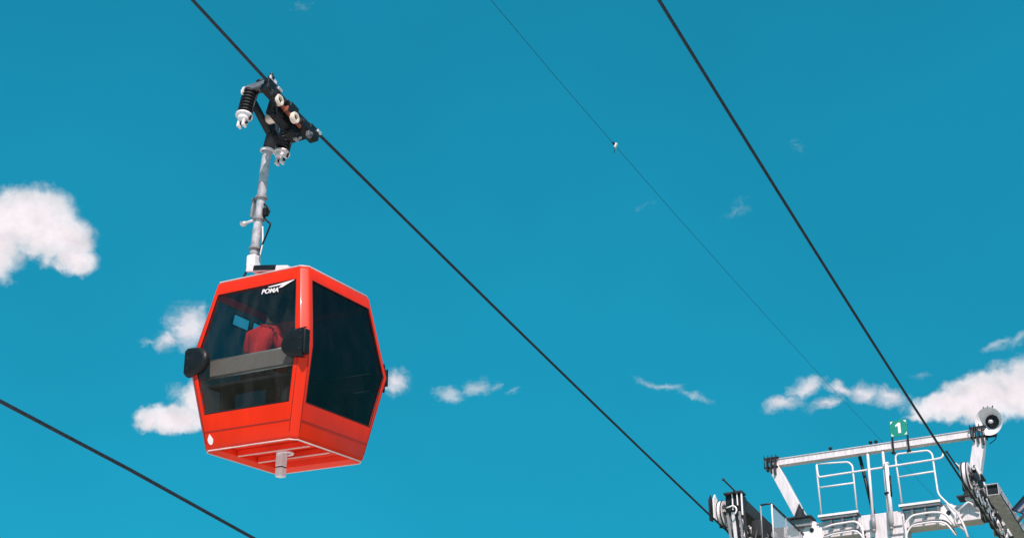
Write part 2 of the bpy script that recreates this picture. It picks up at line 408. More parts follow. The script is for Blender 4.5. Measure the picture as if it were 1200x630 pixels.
# benches at both ends
for sy in (-1, 1):
    bk = MB(); y = sy*.80
    bk.box((-.02, y, -.06), (1.42, .03, .225)); b = bk.build('seat_back', SEATM, gon, bevel=.01)
    for z in (.065, -.185):
        rl = MB(); rl.tube([(-.86, y-.02*sy, z), (.82, y-.02*sy, z)], .014, 8); rl.build('seat_rail', ALU, b)
    se = MB(); se.box((0, sy*.58, -.30), (1.5, .42, .05)); s_ = se.build('seat', INTER, gon, bevel=.015)
    for x in (-.6,.6):
        lg = MB(); lg.box((x, sy*.55, -.57), (.05,.26,.48)); lg.build('seat_leg', INTER, s_)

# hanger arm: dark upper sleeve, grey tube bowed out to the left, white elbow and foot over the roof
def hp(a, h): return Vector((a, 0, h))
hang_pts = [hp(-.55,3.92), hp(-.57,3.75), hp(-.615,3.55)]
hu = MB(); hu.tube(hang_pts, .088, 16); hanger = hu.build('hanger_arm', DKSTEEL, gon)
hanger_t = MB()
cv = [hp(-.615,3.56), hp(-.655,3.38), hp(-.685,3.0), hp(-.705,2.6), hp(-.74,2.2), hp(-.765,1.86)]
def smooth_pts(p, n=5):
    p = [Vector(q) for q in p]
    out = []
    for i in range(len(p)-1):
        p0, p1, p2, p3 = p[max(i-1,0)], p[i], p[i+1], p[min(i+2,len(p)-1)]
        for k in range(n):
            t = k/n; out.append(.5*((2*p1) + (p2-p0)*t + (2*p0-5*p1+4*p2-p3)*t*t + (3*p1-p0-3*p2+p3)*t**3))
    out.append(p[-1]); return out
hanger_t.tube(smooth_pts(cv), .065, 18); hanger_t.build('hanger_tube', TUBEM, hanger)
def ring(a, h, r, t, mat, nm, par=hanger):
    m = MB(); m.lathe(hp(a,h), (.06,0,1), [(-t,r*.8),(-t,r),(t,r),(t,r*.8)], 20, closed=True); return m.build(nm, mat, par, bevel=.004)
ring(-.645, 3.52, .104, .02, WHITE, 'collar'); ring(-.692, 2.77, .092, .02, GALVD, 'clamp'); ring(-.718, 2.44, .094, .022, GALVD, 'clamp'); ring(-.755, 1.98, .088, .014, GALVD, 'clamp')
br = MB(); br.beam(hp(-.72,2.78), hp(-.84,2.77), .03, .03, side=(0,1,0)); br.beam(hp(-.83,2.79), hp(-.845,2.48), .07, .035, side=(0,1,0)); br.build('side_bracket', GALVD, hanger, bevel=.006)
kn = MB(); kn.tube([hp(-.72,2.44), hp(-.99,2.42)], .02, 8); kn.ball(hp(-1.0,2.42), .055, (1,1,.8)); kn.build('release_lever', WHITE, hanger)
cb = MB(); cb.tube(smooth_pts([hp(-.66,2.68), hp(-.56,2.58), hp(-.535,2.5), hp(-.62,2.46), hp(-.55,2.36), hp(-.50,2.31), hp(-.56,2.15), hp(-.64,1.98), hp(-.66,1.85)]), .014, 8); cb.build('cable', BLACK, hanger)
bx = MB(); bx.box(hp(-.60,2.52), (.07,.08,.12)); bx.build('junction_box', BLACK, hanger, bevel=.01)
cw = MB(); cw.tube(smooth_pts([hp(-.64,2.3), hp(-.62,2.05), hp(-.66,1.84)]), .012, 8); cw.build('conduit', WHITE, hanger)
el = MB(); el.box(hp(-.765,1.77), (.155,.165,.20)); el.beam(hp(-.76,1.67), hp(-.62,1.60), .15,.11, side=(0,1,0)); el.build('elbow', WHITE, gon, bevel=.03, seg=3)
ft = MB()
for y in (-.10,.10): ft.beam((-.80,y,1.635), (-.10,y,1.52), .035,.09, side=(0,1,0))
ft.beam((-.30,0,1.555),(-.06,0,1.515), .22,.09, side=(0,1,0))
ft.beam((-.10,0,1.51),(.14,0,1.36), .20,.08, side=(0,1,0))
foot = ft.build('suspension_beam', WHITE, gon, bevel=.012)
fp = MB(); fp.beam((-.66,0,1.625),(-.26,0,1.56), .26,.075, side=(0,1,0)); fp.build('damper_block', BLACK, foot, bevel=.01)
sp = MB()
for sx in (-1,1):
    for sy in (-1,1): sp.beam((sx*.05, sy*.08, 1.37), (sx*.30, sy*.30, 1.29), .06, .06)
sp.build('roof_mount', GALVD, gon, bevel=.01)
wc = MB(); wc.tube(smooth_pts([hp(-.80,1.80), hp(-.90,1.62), Vector((-.92,-.1,1.42)), Vector((-.80,-.25,1.24))]), .016, 8); wc.build('roof_cable', BLACK, gon)

# grip (built in the line frame, carried into the cabin frame by GX)
def gx(m, name, mat, par, **k): return m.build(name, mat, par, xf=GX, **k)
SL = Vector((0,.992,-.124)); QN = Vector((0,.124,.992))
def gl(a, s, dh): return Vector((a, s, 4.01 - .125*(s+.6) + dh))     # dh measured from the rope axis
g = MB(); g.beam(gl(-.03,-1.28,-.085), gl(-.03,.02,-.085), .16, .12, side=(1,0,0)); g.beam(gl(-.16,-.92,-.17), gl(-.16,-.28,-.20), .16,.13, side=(1,0,0)); g.box(gl(-.10,-.80,-.14), (.10,.16,.20)); g.box(gl(-.12,-.42,-.26), (.16,.22,.16)); g.beam(gl(-.05,-.98,-.02),gl(-.22,-.86,-.24),.09,.12,side=(0,1,0))
grip = gx(g, 'grip', BLACK, gon, bevel=.02)
for s0 in (-1.18,-.62,-.10):
    j = MB(); j.beam(gl(-.005,s0-.10,.0), gl(-.005,s0+.10,.0), .105,.10, side=(1,0,0)); gx(j, 'jaw', BLACK, grip, bevel=.02)
for s0, dh in ((-1.05,-.205),(-.65,-.215)):
    ro = MB(); c = gl(.09, s0, dh); ro.lathe(c, (1,.05,.02), [(-.045,.05),(-.045,.082),(.012,.088),(.025,.080),(.025,.050)], 28, closed=True)
    r_ = gx(ro, 'roller', CREAM, grip, smooth=40)
    hb = MB(); hb.lathe(c, (1,.05,.02), [(-.05,0),(-.05,.052),(-.01,.052),(-.005,.02),(-.005,0)], 20); gx(hb, 'roller_hub', BLACK, r_)
lv = MB(); lv.beam(gl(.03,-1.12,-.17), gl(.055,-.46,-.235), .04,.05, side=(1,0,0)); lv.beam(gl(.07,-.86,-.25), gl(.07,-.84,-.15), .03,.07, side=(0,1,0)); gx(lv, 'lever', RUST, grip, bevel=.008)
for s0 in (-1.07,-.13):
    ar = MB(); h0 = .12 if s0 < -.6 else -.06
    ar.beam(gl(.02,s0+.02,h0-.10), gl(-.16,s0+.02,h0+.03), .15,.09, side=(0,1,0)); ar.beam(gl(-.12,s0+.02,h0+.02), gl(-.50,s0,h0+.0), .17,.10, side=(0,1,0))
    a_ = gx(ar, 'grip_arm', MIDSTEEL if s0 < -.6 else BLACK, grip, bevel=.02)
    bt = MB(); bt.lathe(gl(-.10,s0,h0+.07), (0,0,1), [(0,.05),(.06,.05),(.06,.025),(.12,.025),(.12,0)], 10); bt.ball(gl(-.28,s0-.02,h0+.08), .055,(1.3,1,.8)); gx(bt, 'bolt', BLACK, a_)
    if s0 < -.6:
        pl = MB(); pl.beam(gl(-.07,s0-.07,h0+.04), gl(-.07,s0+.09,h0+.04), .02,.14, side=(1,0,0)); gx(pl, 'end_plate', GALV, a_, bevel=.004)
    # spring pack: dark ribbed cylinder with a pale fork below
    top = gl(-.46, s0, h0-.02 + (.20 if s0 > -.6 else 0)); d = Vector((-.03,-.10,-1)).normalized()
    prof = [(0,0),(0,.10)]
    for k in range(7): prof += [(.03+.058*k,.108),(.050+.058*k,.112),(.056+.058*k,.094),(.062+.058*k,.094)]
    prof += [(.46,.10),(.46,0)]
    sg = MB(); sg.lathe(top, d, prof, 20); sg_ = gx(sg, 'spring', RUBBER, grip)
    cp = MB(); cp.lathe(top + d*.44, d, [(0,0),(0,.125),(.03,.13),(.045,.10),(.10,.085),(.13,.05),(.13,0)], 18); 
    for q in (-1,1): cp.beam(top + d*.52 + Vector((q*.045,0,0)), top + d*.66 + Vector((q*.045,0,0)), .035,.09, side=(1,0,0))
    gx(cp, 'spring_fork', WHITE, sg_, bevel=.006)
    pin = MB(); pin.tube([top + d*.60 + Vector((-.09,0,0)), top + d*.60 + Vector((.09,0,0))], .022, 8); gx(pin, 'fork_pin', BLACK, sg_)
    sr = MB(); sr.tube([top + d*.02 + Vector((.13,.02,0)), top + d*.55 + Vector((.11,.02,0))], .014, 8); gx(sr, 'guide_rod', BLACK, sg_)
    if s0 < -.6:
        ec = MB(); ec.lathe(gl(-.50,s0-.03,h0-.06), (-1,-.2,0), [(0,0),(0,.10),(.03,.10),(.03,.07),(.06,.07),(.06,0)], 16); gx(ec, 'end_cap', GALV, grip)
ln = MB(); ln.beam(gl(-.46,-.98,-.02), gl(-.40,-.60,-.30), .10,.08, side=(1,0,0)); ln.beam(gl(-.44,-.2,-.22), gl(-.40,-.55,-.28), .12,.12, side=(1,0,0)); gx(ln, 'link', BLACK, grip, bevel=.015)
pv = MB(); pv.lathe(gl(-.33,-.70,-.16), (1,0,0), [(-.10,0),(-.10,.07),(.10,.07),(.10,0)], 16); pv.box(gl(-.32,-.72,-.09), (.12,.10,.14)); gx(pv, 'pivot', CREAM, grip, bevel=.015)
for s0, dh, sx_, mt_ in ((-1.16,-.16,.08,DKSTEEL),(-.86,-.09,.06,BLACK),(-.46,-.13,.07,DKSTEEL),(-.24,-.20,.09,MIDSTEEL),(-.36,-.33,.05,GALVD),(-.92,-.31,.05,BLACK)):
    bl = MB(); bl.box(gl(.055 if dh > -.3 else -.08, s0, dh), (.06,.09,sx_)); bl.lathe(gl(.085 if dh > -.3 else -.02, s0, dh), (1,0,0), [(0,.028),(.03,.028),(.03,0)], 6); gx(bl, 'lug', mt_, grip, bevel=.008)
hs = MB(); hs.tube(smooth_pts([gl(.05,-1.2,-.12), gl(.06,-1.05,-.34), gl(-.05,-.85,-.42), gl(-.1,-.6,-.36), gl(.04,-.4,-.30)]), .014, 6); gx(hs, 'hose', BLACK, grip)
for s0 in (-1.02,-.0):
    cl_ = MB(); cl_.beam(gl(.05,s0-.05,.015), gl(.05,s0+.05,.015), .03,.05, side=(1,0,0)); gx(cl_, 'rope_guide', ALU, grip, bevel=.006)

# ------------------------------------------------------------------ passenger
per = thing('person', 'seated person in a red jacket with dark hair, seen from behind through the gondola window', 'person', (0,0,0))
per.matrix_world = Matrix.Translation((0,0,H0+.09)) @ GM.to_4x4()
def skin(name, verts, edges, rad, mat, parent, root=0, sub=2):
    me = bpy.data.meshes.new(name); me.from_pydata(verts, edges, []); me.update()
    o = bpy.data.objects.new(name, me); COL.objects.link(o); o.parent = parent; me.materials.append(mat)
    o.modifiers.new('skin', 'SKIN')
    lay = me.skin_vertices[0] if me.skin_vertices else None
    if lay is None:
        bpy.context.view_layer.update(); lay = me.skin_vertices[0]
    for i, r in enumerate(rad):
        lay.data[i].radius = (r, r) if not isinstance(r, tuple) else r
    lay.data[root].use_root = True
    sb = o.modifiers.new('subdivision', 'SUBSURF'); sb.levels = sub; sb.render_levels = sub
    for p in me.polygons: p.use_smooth = True
    return o
px, py = -.13, -.56          # seat position
# body: pelvis, spine, neck, head, arms, legs (leaning a little to the right)
bv_ = [(px,py,-.24),(px+.01,py+.01,-.05),(px+.02,py+.02,.15),(px+.03,py+.05,.36),(px+.10,py+.07,.47),(px+.17,py+.10,.60),(px+.20,py+.13,.72),
       (px-.17,py+.06,.36),(px-.27,py+.10,.12),(px-.20,py+.32,.0),(px-.15,py+.40,.0),
       (px+.23,py+.07,.36),(px+.31,py+.12,.10),(px+.22,py+.34,-.02),(px+.17,py+.42,-.02),
       (px-.10,py+.05,-.25),(px-.12,py+.48,-.24),(px-.12,py+.50,-.68),(px-.12,py+.62,-.74),
       (px+.10,py+.05,-.25),(px+.12,py+.48,-.24),(px+.12,py+.50,-.68),(px+.12,py+.62,-.74)]
be = [(0,1),(1,2),(2,3),(3,4),(4,5),(5,6),(3,7),(7,8),(8,9),(9,10),(3,11),(11,12),(12,13),(13,14),(0,15),(15,16),(16,17),(17,18),(0,19),(19,20),(20,21),(21,22)]
brd = [(.16,.12),(.15,.11),(.165,.12),(.15,.105),.055,.085,.095, .075,.058,.045,.035, .075,.058,.045,.035, .09,.075,.05,.045, .09,.075,.05,.045]
skin('body', bv_, be, brd, SKIN, per)
jv = [bv_[i] for i in (0,1,2,3,7,8,9,11,12,13)] + [(px+.07,py+.06,.43)]
jr = [(.185,.145),(.18,.14),(.215,.16),(.215,.15),.095,.078,.06,.095,.078,.06,.08]
skin('jacket', jv, [(0,1),(1,2),(2,3),(3,4),(4,5),(5,6),(3,7),(7,8),(8,9),(3,10)], jr, JACKET, per)
skin('trousers', [bv_[i] for i in (0,15,16,17,19,20,21)], [(0,1),(1,2),(2,3),(0,4),(4,5),(5,6)], [(.165,.13),.105,.088,.066,.105,.088,.066], TROUS, per)
hc = Vector((px+.22,py+.11,.68))
hm = MB(); hm.ball(hc + Vector((.01,-.02,.03)), .15, (1.05,1.0,1.02), 3); hm.ball(hc + Vector((.04,-.06,-.07)), .13, (1.15,.75,1.1), 3); hm.build('hair', HAIR, per)
for q in (-1,1):
    fc = MB(); fc.ball(hc + Vector((q*.035,.105,.01)), .014, (1,.7,.8)); fc.build('eye', BLACK, per)
ns = MB(); ns.ball(hc + Vector((0,.115,-.02)), .018, (.8,1.2,1.3)); ns.build('nose', SKIN, per)
mo = MB(); mo.ball(hc + Vector((0,.10,-.06)), .02, (1.4,.5,.4)); mo.build('mouth', JACKET, per)
for q in (-1,1):
    ha = MB(); c = Vector(bv_[10 if q < 0 else 14])
    ha.ball(c + Vector((.0,.03,0)), .042, (.9,1.2,.5))
    for k in range(4):
        b0 = c + Vector(((k-1.5)*.018, .07, .0)); ha.tube([b0, b0 + Vector((0,.035+.006*(k in (1,2)),-.008)), b0 + Vector((0,.055+.008*(k in (1,2)),-.03))], .009, 6)
    t0 = c + Vector((-q*.035,.02,0)); ha.tube([t0, t0 + Vector((-q*.025,.025,-.005)), t0 + Vector((-q*.025,.05,-.015))], .010, 6)
    ha.build('hand', SKIN, per, smooth=60)
# ------------------------------------------------------------------ ropes
def wire_rope(name, pts, r, label, cat, group=None, pitch=.42, strands=6, fine=None):
    """stranded wire rope: six helical strands round the line"""
    pts = [Vector(p) for p in pts]; m = MB()
    for st in range(strands):
        path = []; run = 0.0
        for i in range(len(pts)-1):
            a, b = pts[i], pts[i+1]; L = (b-a).length
            x, y, d = frame_of(b-a)
            near = fine is None or (fine[0] < a.y < fine[1])
            n = max(1, int(L/(.06 if near else .21)))
            for k in range(n):
                t = k/n; ph = 2*math.pi*((run + L*t)/pitch + st/strands)
                path.append(a.lerp(b, t) + (x*math.cos(ph) + y*math.sin(ph))*r*.55)
            run += L
        m.tube(path, r*.46, 6)
    o = m.build(name, ROPEMAT); return tag(o, label, cat, group)
def cr(p, x):     # piecewise linear/smooth profile lookup
    for (x0, y0), (x1, y1) in zip(p, p[1:]):
        if x0 <= x <= x1: return y0 + (y1-y0)*(x-x0)/(x1-x0)
    return p[0][1] if x < p[0][0] else p[-1][1]
def left_h(s):
    if s < -.6: return 4.01 - .125*(s+.6)
    if s < 17: return 4.01 - .0585*(s+.6) + .0006*(s+.6)*(s-17)
    if s < 23.4: return 2.985 - .03*(s-17)
    return 2.79 + .02*(s-23.4)
def right_h(s):
    if s < 17: return 4.11 - .0560*s + .0011*s*(s-17) - 0.0
    if s < 23.4: return 3.16 - .03*(s-17)
    return 2.97 + .02*(s-23.4)
grid = [-45,-30,-20,-12,-6,-3,-1.6,-.6,.4,2,4,6,8,10,12,14,16,17,19,21,23.4,26,32,40,55,75]
wire_rope('haul_rope', [(0,s,H0+left_h(s)) for s in grid], .026, 'dark steel wire rope that carries the red gondola cabin', 'cable', 'haul ropes of the lift', fine=(-4,22))
wire_rope('haul_rope', [(GAUGE,s,H0+right_h(s)) for s in grid], .026, 'dark steel wire rope without a cabin, running down to the sheaves near the loudspeaker', 'cable', 'haul ropes of the lift', fine=(-4,22))
wire_rope('steel_cable', [(-4,s,H0+h) for s, h in ((-45,1.6),(-25,.75),(-12,.12),(-6,-.10),(-1.37,-.265),(1.34,-.35),(4.54,-.505),(9,-.70),(16,-1.0),(30,-1.4),(60,-1.8),(75,-1.9))], .031, 'thick dark steel cable crossing the lower left corner below the cabin', 'cable', fine=(-4,12))
th = MB()
th.tube([(3,s,H0+h) for s, h in ((-45,8.5),(-25,6.6),(-10,5.62),(-4,5.40),(-.1,5.36),(2,5.37),(4.28,5.42),(7,5.50),(9.63,5.60),(13,5.75),(16.5,5.92),(20.4,6.15),(27,6.56),(40,7.4),(70,9.6))], .0038, 6)
thc = th.build('signal_cable', BLACK); tag(thc, 'thin dark signal cable running high between the two haul ropes', 'cable')
mk = thing('cable_clip', 'small white clip hanging on the thin signal cable', 'clip', (3,4.28,H0+5.42))
q = MB(); q.prism([(-.045,-.02,.05),(.055,-.02,.02),(.01,-.02,-.06)], (0,.05,0)); q.build('clip_body', WHITE, mk, bevel=.006)
q = MB(); q.tube([(0,-.06,.01),(0,.06,.01)], .022, 8); q.tube([(.0,0,-.03),(-.01,0,-.16)], .006, 6); q.build('clamp', BLACK, mk)

# ------------------------------------------------------------------ lift tower
AC = 3.0; TY = 20.4
tow = thing('lift_tower', 'galvanised steel lift tower with crossarm, service gantry and two rows of sheaves', 'lift tower', (AC,TY,0))
TX = Matrix.Translation((-AC,-TY,H0))          # tower parts are modelled in line frame, heights from the cabin waist
def tb(m, name, mat, par=None, **k): return m.build(name, mat, par or tow, xf=TX, **k)
m = MB(); m.lathe((AC,TY+.15,-H0+.4), (0,0,1), [(0,0),(0,.62),(12.4,.40),(12.4,0)], 32); mast = tb(m, 'mast', GALV, smooth=40)
m = MB(); m.box((AC,TY+.15,-H0+.2), (2.4,2.4,.7)); tb(m, 'footing', CONC, bevel=.04)
for z in (2.4, 6.8):
    m = MB(); m.lathe((AC,TY+.15,-H0+z), (0,0,1), [(-.03,.5),(-.03,.72),(.03,.72),(.03,.5)], 32, closed=True); tb(m, 'mast_flange', GALVD, mast)
# head box with side plates and bolts
m = MB(); m.box((AC+.10,TY+.12,3.38), (1.06,.74,.95)); head = tb(m, 'mast_head', GALV, bevel=.02)
for a in (-.44,.64):
    m = MB(); m.box((AC+a,TY-.27,3.30), (.03,.06,.9)); tb(m, 'stiffener', GALV, head, bevel=.004)
for z in (3.45, 3.24, 3.02):
    for a, dz in ((-.28,0),(.42,.02)):
        m = MB(); m.box((AC+a,TY-.265,z+dz), (.34,.03,.025)); tb(m, 'head_rib', GALVD, head)
for a in (-.38,-.34):
    for z in (3.40,3.30,3.18):
        m = MB(); m.lathe((AC+a-.02,TY-.25,z), (0,-1,0), [(0,.028),(.03,.028),(.03,0)], 6); tb(m, 'bolt', BLACK, head)
# crossarm in two halves either side of the head
m = MB(); m.beam((.52,TY+.1,3.64), (AC-.44,TY+.1,3.64), .46, .42, side=(0,1,0)); arm = tb(m, 'crossarm', GALV, bevel=.015)
m = MB(); m.beam((AC+.64,TY+.1,3.64), (5.45,TY+.1,3.64), .46, .42, side=(0,1,0)); arm2 = tb(m, 'crossarm', GALV, bevel=.015)
for a, par in ((1.28,arm),(4.72,arm2)):
    m = MB(); m.prism([(a-.26,TY-.14,3.36),(a+.26,TY-.14,3.36),(a+.26,TY-.14,3.74)]+arc((a,TY-.14,3.70),(1,0,0),(0,0,1),.2,10,170,6)+[(a-.26,TY-.14,3.66)], (0,-.05,0)); lug = tb(m, 'lifting_lug', WHITE, par, bevel=.006)
    m = MB(); m.lathe((a,TY-.18,3.66), (0,-1,0), [(0,.0),(0,.055),(.03,.055),(.03,.0)], 14); tb(m, 'lug_pin', BLACK, lug)
# gantry: top beam, splayed legs, flanged joints
m = MB(); m.beam((.36,TY-.2,5.575), (5.60,TY-.2,5.575), .13,.16, side=(0,1,0)); gan = tb(m, 'gantry_beam', GALV, bevel=.006)
m = MB(); m.beam((.36,TY-.2,5.663), (5.62,TY-.2,5.663), .18,.014, side=(0,1,0)); m.beam((.36,TY-.2,5.487), (5.62,TY-.2,5.487), .20,.014, side=(0,1,0)); tb(m, 'beam_flange', GALV, gan)
m = MB(); m.beam((.40,TY-.2,5.45), (1.04,TY-.2,4.0), .28,.24, side=(1,0,0)); lgl = tb(m, 'gantry_leg', GALV, bevel=.01)
m = MB(); m.beam((5.70,TY-.2,5.45), (5.30,TY-.2,3.86), .28,.26, side=(1,0,0)); lgr = tb(m, 'gantry_leg', GALV, bevel=.01)
for a, par, sg in ((.36,lgl,1),(5.68,lgr,-1)):
    for i in range(3):
        m = MB(); m.box((a+(i-1)*.11,TY-.36,5.50-.03*i), (.035,.10,.36+.05*i)); tb(m, 'joint_plate', DKSTEEL, par, bevel=.004)
    for z_, w_ in ((5.70,.40),(5.44,.36)):
        m = MB(); m.box((a,TY-.2,z_), (w_,.32,.025)); tb(m, 'cap_plate', DKSTEEL, par, bevel=.004)
    m = MB()
    for q in (-.18,-.06,.06,.18): m.tube([(a+q*.9,TY-.42,5.38),(a+q*.9,TY-.42,5.74)], .012, 6)
    tb(m, 'joint_bolt', BLACK, par)
for a, par in ((1.04,lgl),(5.30,lgr)):
    m = MB(); m.box((a,TY-.2,3.97), (.62,.44,.04)); tb(m, 'base_plate', DKSTEEL, par, bevel=.004)
    m = MB(); m.prism([(a-.16,TY-.37,3.99),(a+.16,TY-.37,3.99),(a,TY-.36,4.35)], (0,.02,0)); m.box((a-.06,TY-.37,4.08),(.03,.03,.2)); m.box((a+.10,TY-.37,4.08),(.03,.03,.2)); tb(m, 'gusset', DKSTEEL, par)
m = MB(); m.box((1.04,TY-.1,3.86), (.5,.40,.20)); tb(m, 'leg_shoe', GALVD, lgl, bevel=.01)
for a in (3.14, 3.0, 1.95):
    m = MB(); m.ball((a,TY-.28,5.73), .05); tb(m, 'eye_bolt', BLACK, gan)
# centre ladder and braces
m = MB(); m.tube([(2.89,TY-.24,5.62),(2.885,TY-.30,3.35)], .036, 10); lad = tb(m, 'ladder_stile', GALV)
m = MB(); m.tube([(3.28,TY-.24,5.62),(3.28,TY-.30,3.4)], .036, 10); tb(m, 'ladder_stile', GALV)
m = MB(); m.tube([(3.36,TY-.34,5.08),(3.36,TY-.36,3.5)], .05, 10); m.box((3.36,TY-.34,5.09),(.12,.10,.04)); tb(m, 'tool_post', WHITE)
m = MB(); m.tube([(3.43,TY-.38,4.75),(3.42,TY-.38,4.2)], .022, 8); m.box((3.31,TY-.36,4.30),(.12,.08,.05)); tb(m, 'post_latch', BLACK)
m = MB(); m.tube([(2.62,TY+.0,5.50),(2.90,TY-.2,3.8)], .045, 10); tb(m, 'brace', DKSTEEL)
for a in (2.90, 3.33):
    m = MB(); m.tube([(a,TY-.34,3.80),(a,TY-.36,3.42)], .06, 10); m.ball((a,TY-.36,3.40), .06, (1,1,1.2)); tb(m, 'stile_shoe', GALVD, head)
# guard hoops on the two work platforms
PF = TY-.2
def hoop(pts, r=.024): 
    m = MB(); m.tube(pts, r, 8); return m
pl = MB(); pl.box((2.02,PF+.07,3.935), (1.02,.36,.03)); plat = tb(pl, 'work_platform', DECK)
pl = MB(); pl.box((2.02,PF-.13,3.95), (1.04,.025,.06)); tb(pl, 'toe_board', WHITE, plat, bevel=.005)
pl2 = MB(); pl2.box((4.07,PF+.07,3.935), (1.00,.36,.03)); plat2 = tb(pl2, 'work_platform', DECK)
pl = MB(); pl.box((4.07,PF-.13,3.95), (1.02,.025,.06)); tb(pl, 'toe_board', WHITE, plat2, bevel=.005)
h = hoop(fillet([(1.56,PF,3.93),(1.52,PF,5.32),(1.54,PF,5.40),(2.36,PF,5.33),(2.46,PF,5.22),(2.48,PF,3.93)], .12)); g1 = tb(h, 'guard_rail', WHITE)
tb(hoop([(1.53,PF,4.75),(2.46,PF,4.75)]), 'mid_rail', WHITE, g1)
tb(hoop(fillet([(1.53,PF-.01,5.36),(1.55,PF-.01,5.02),(1.75,PF-.01,5.03),(3.3,PF-.02,5.04),(4.55,PF-.02,5.06),(4.74,PF-.02,5.08),(4.78,PF-.02,5.22)], .12), .026), 'hand_rail', WHITE, g1)
h = hoop(fillet([(3.62,PF,3.93),(3.57,PF,5.27),(3.62,PF,5.35),(4.40,PF,5.33),(4.49,PF,5.22),(4.52,PF,4.16),(4.98,PF-.12,3.55)], .12)); g2 = tb(h, 'guard_rail', WHITE)
tb(hoop([(3.58,PF,4.74),(4.50,PF,4.76)]), 'mid_rail', WHITE, g2)
# curved tube frames that carry the platforms
for a0, a1, par in ((1.62,2.62,plat),(3.66,4.72,plat2)):
    for k, (dy, dz) in enumerate(((-.20,-.20),(-.10,-.36),(-.20,-.44))):
        if a0 < 3: pts = [(a0,PF+dy,3.86+dz-.06),(a0+.25,PF+dy,3.86+dz),(a1-.15,PF+dy,3.86+dz+.02),(a1,PF+dy,3.7+dz),(a1+.04,PF+dy,2.9+dz)]
        else: pts = [(a0-.02,PF+dy,2.9+dz),(a0+.04,PF+dy,3.66+dz),(a0+.2,PF+dy,3.84+dz),(a1-.35,PF+dy,3.86+dz),(a1-.05,PF+dy,3.80+dz),(a1+.15,PF+dy,3.45+dz)]
        tb(hoop(fillet(pts, .2), .028 if k == 0 else .022), 'platform_bracket', WHITE if k != 1 else GALVD, par)
    for y in (-.10,-.03):
        mm = MB(); mm.box(((a0+a1)/2-.1,PF+y,3.885), (.95,.04,.065)); tb(mm, 'platform_joist', DECK, par)
    for x in (.2,.5,.8):
        mm = MB(); mm.beam((a0+x*(a1-a0),PF-.12,3.74),(a0+x*(a1-a0),PF+.04,3.74), .05,.16, side=(1,0,0)); tb(mm, 'platform_joist', DECK, par)
for pts in ([(4.95,PF-.15,3.62),(4.85,PF-.1,3.38),(5.1,PF,3.1)], [(4.95,PF-.15,3.60),(5.25,PF-.1,3.85),(5.45,PF,3.6)], [(4.95,PF-.15,3.6),(5.1,PF-.3,3.2),(5.2,PF-.3,2.7)]):
    tb(hoop(fillet(pts, .08), .028), 'cable_conduit', GALV, arm2)

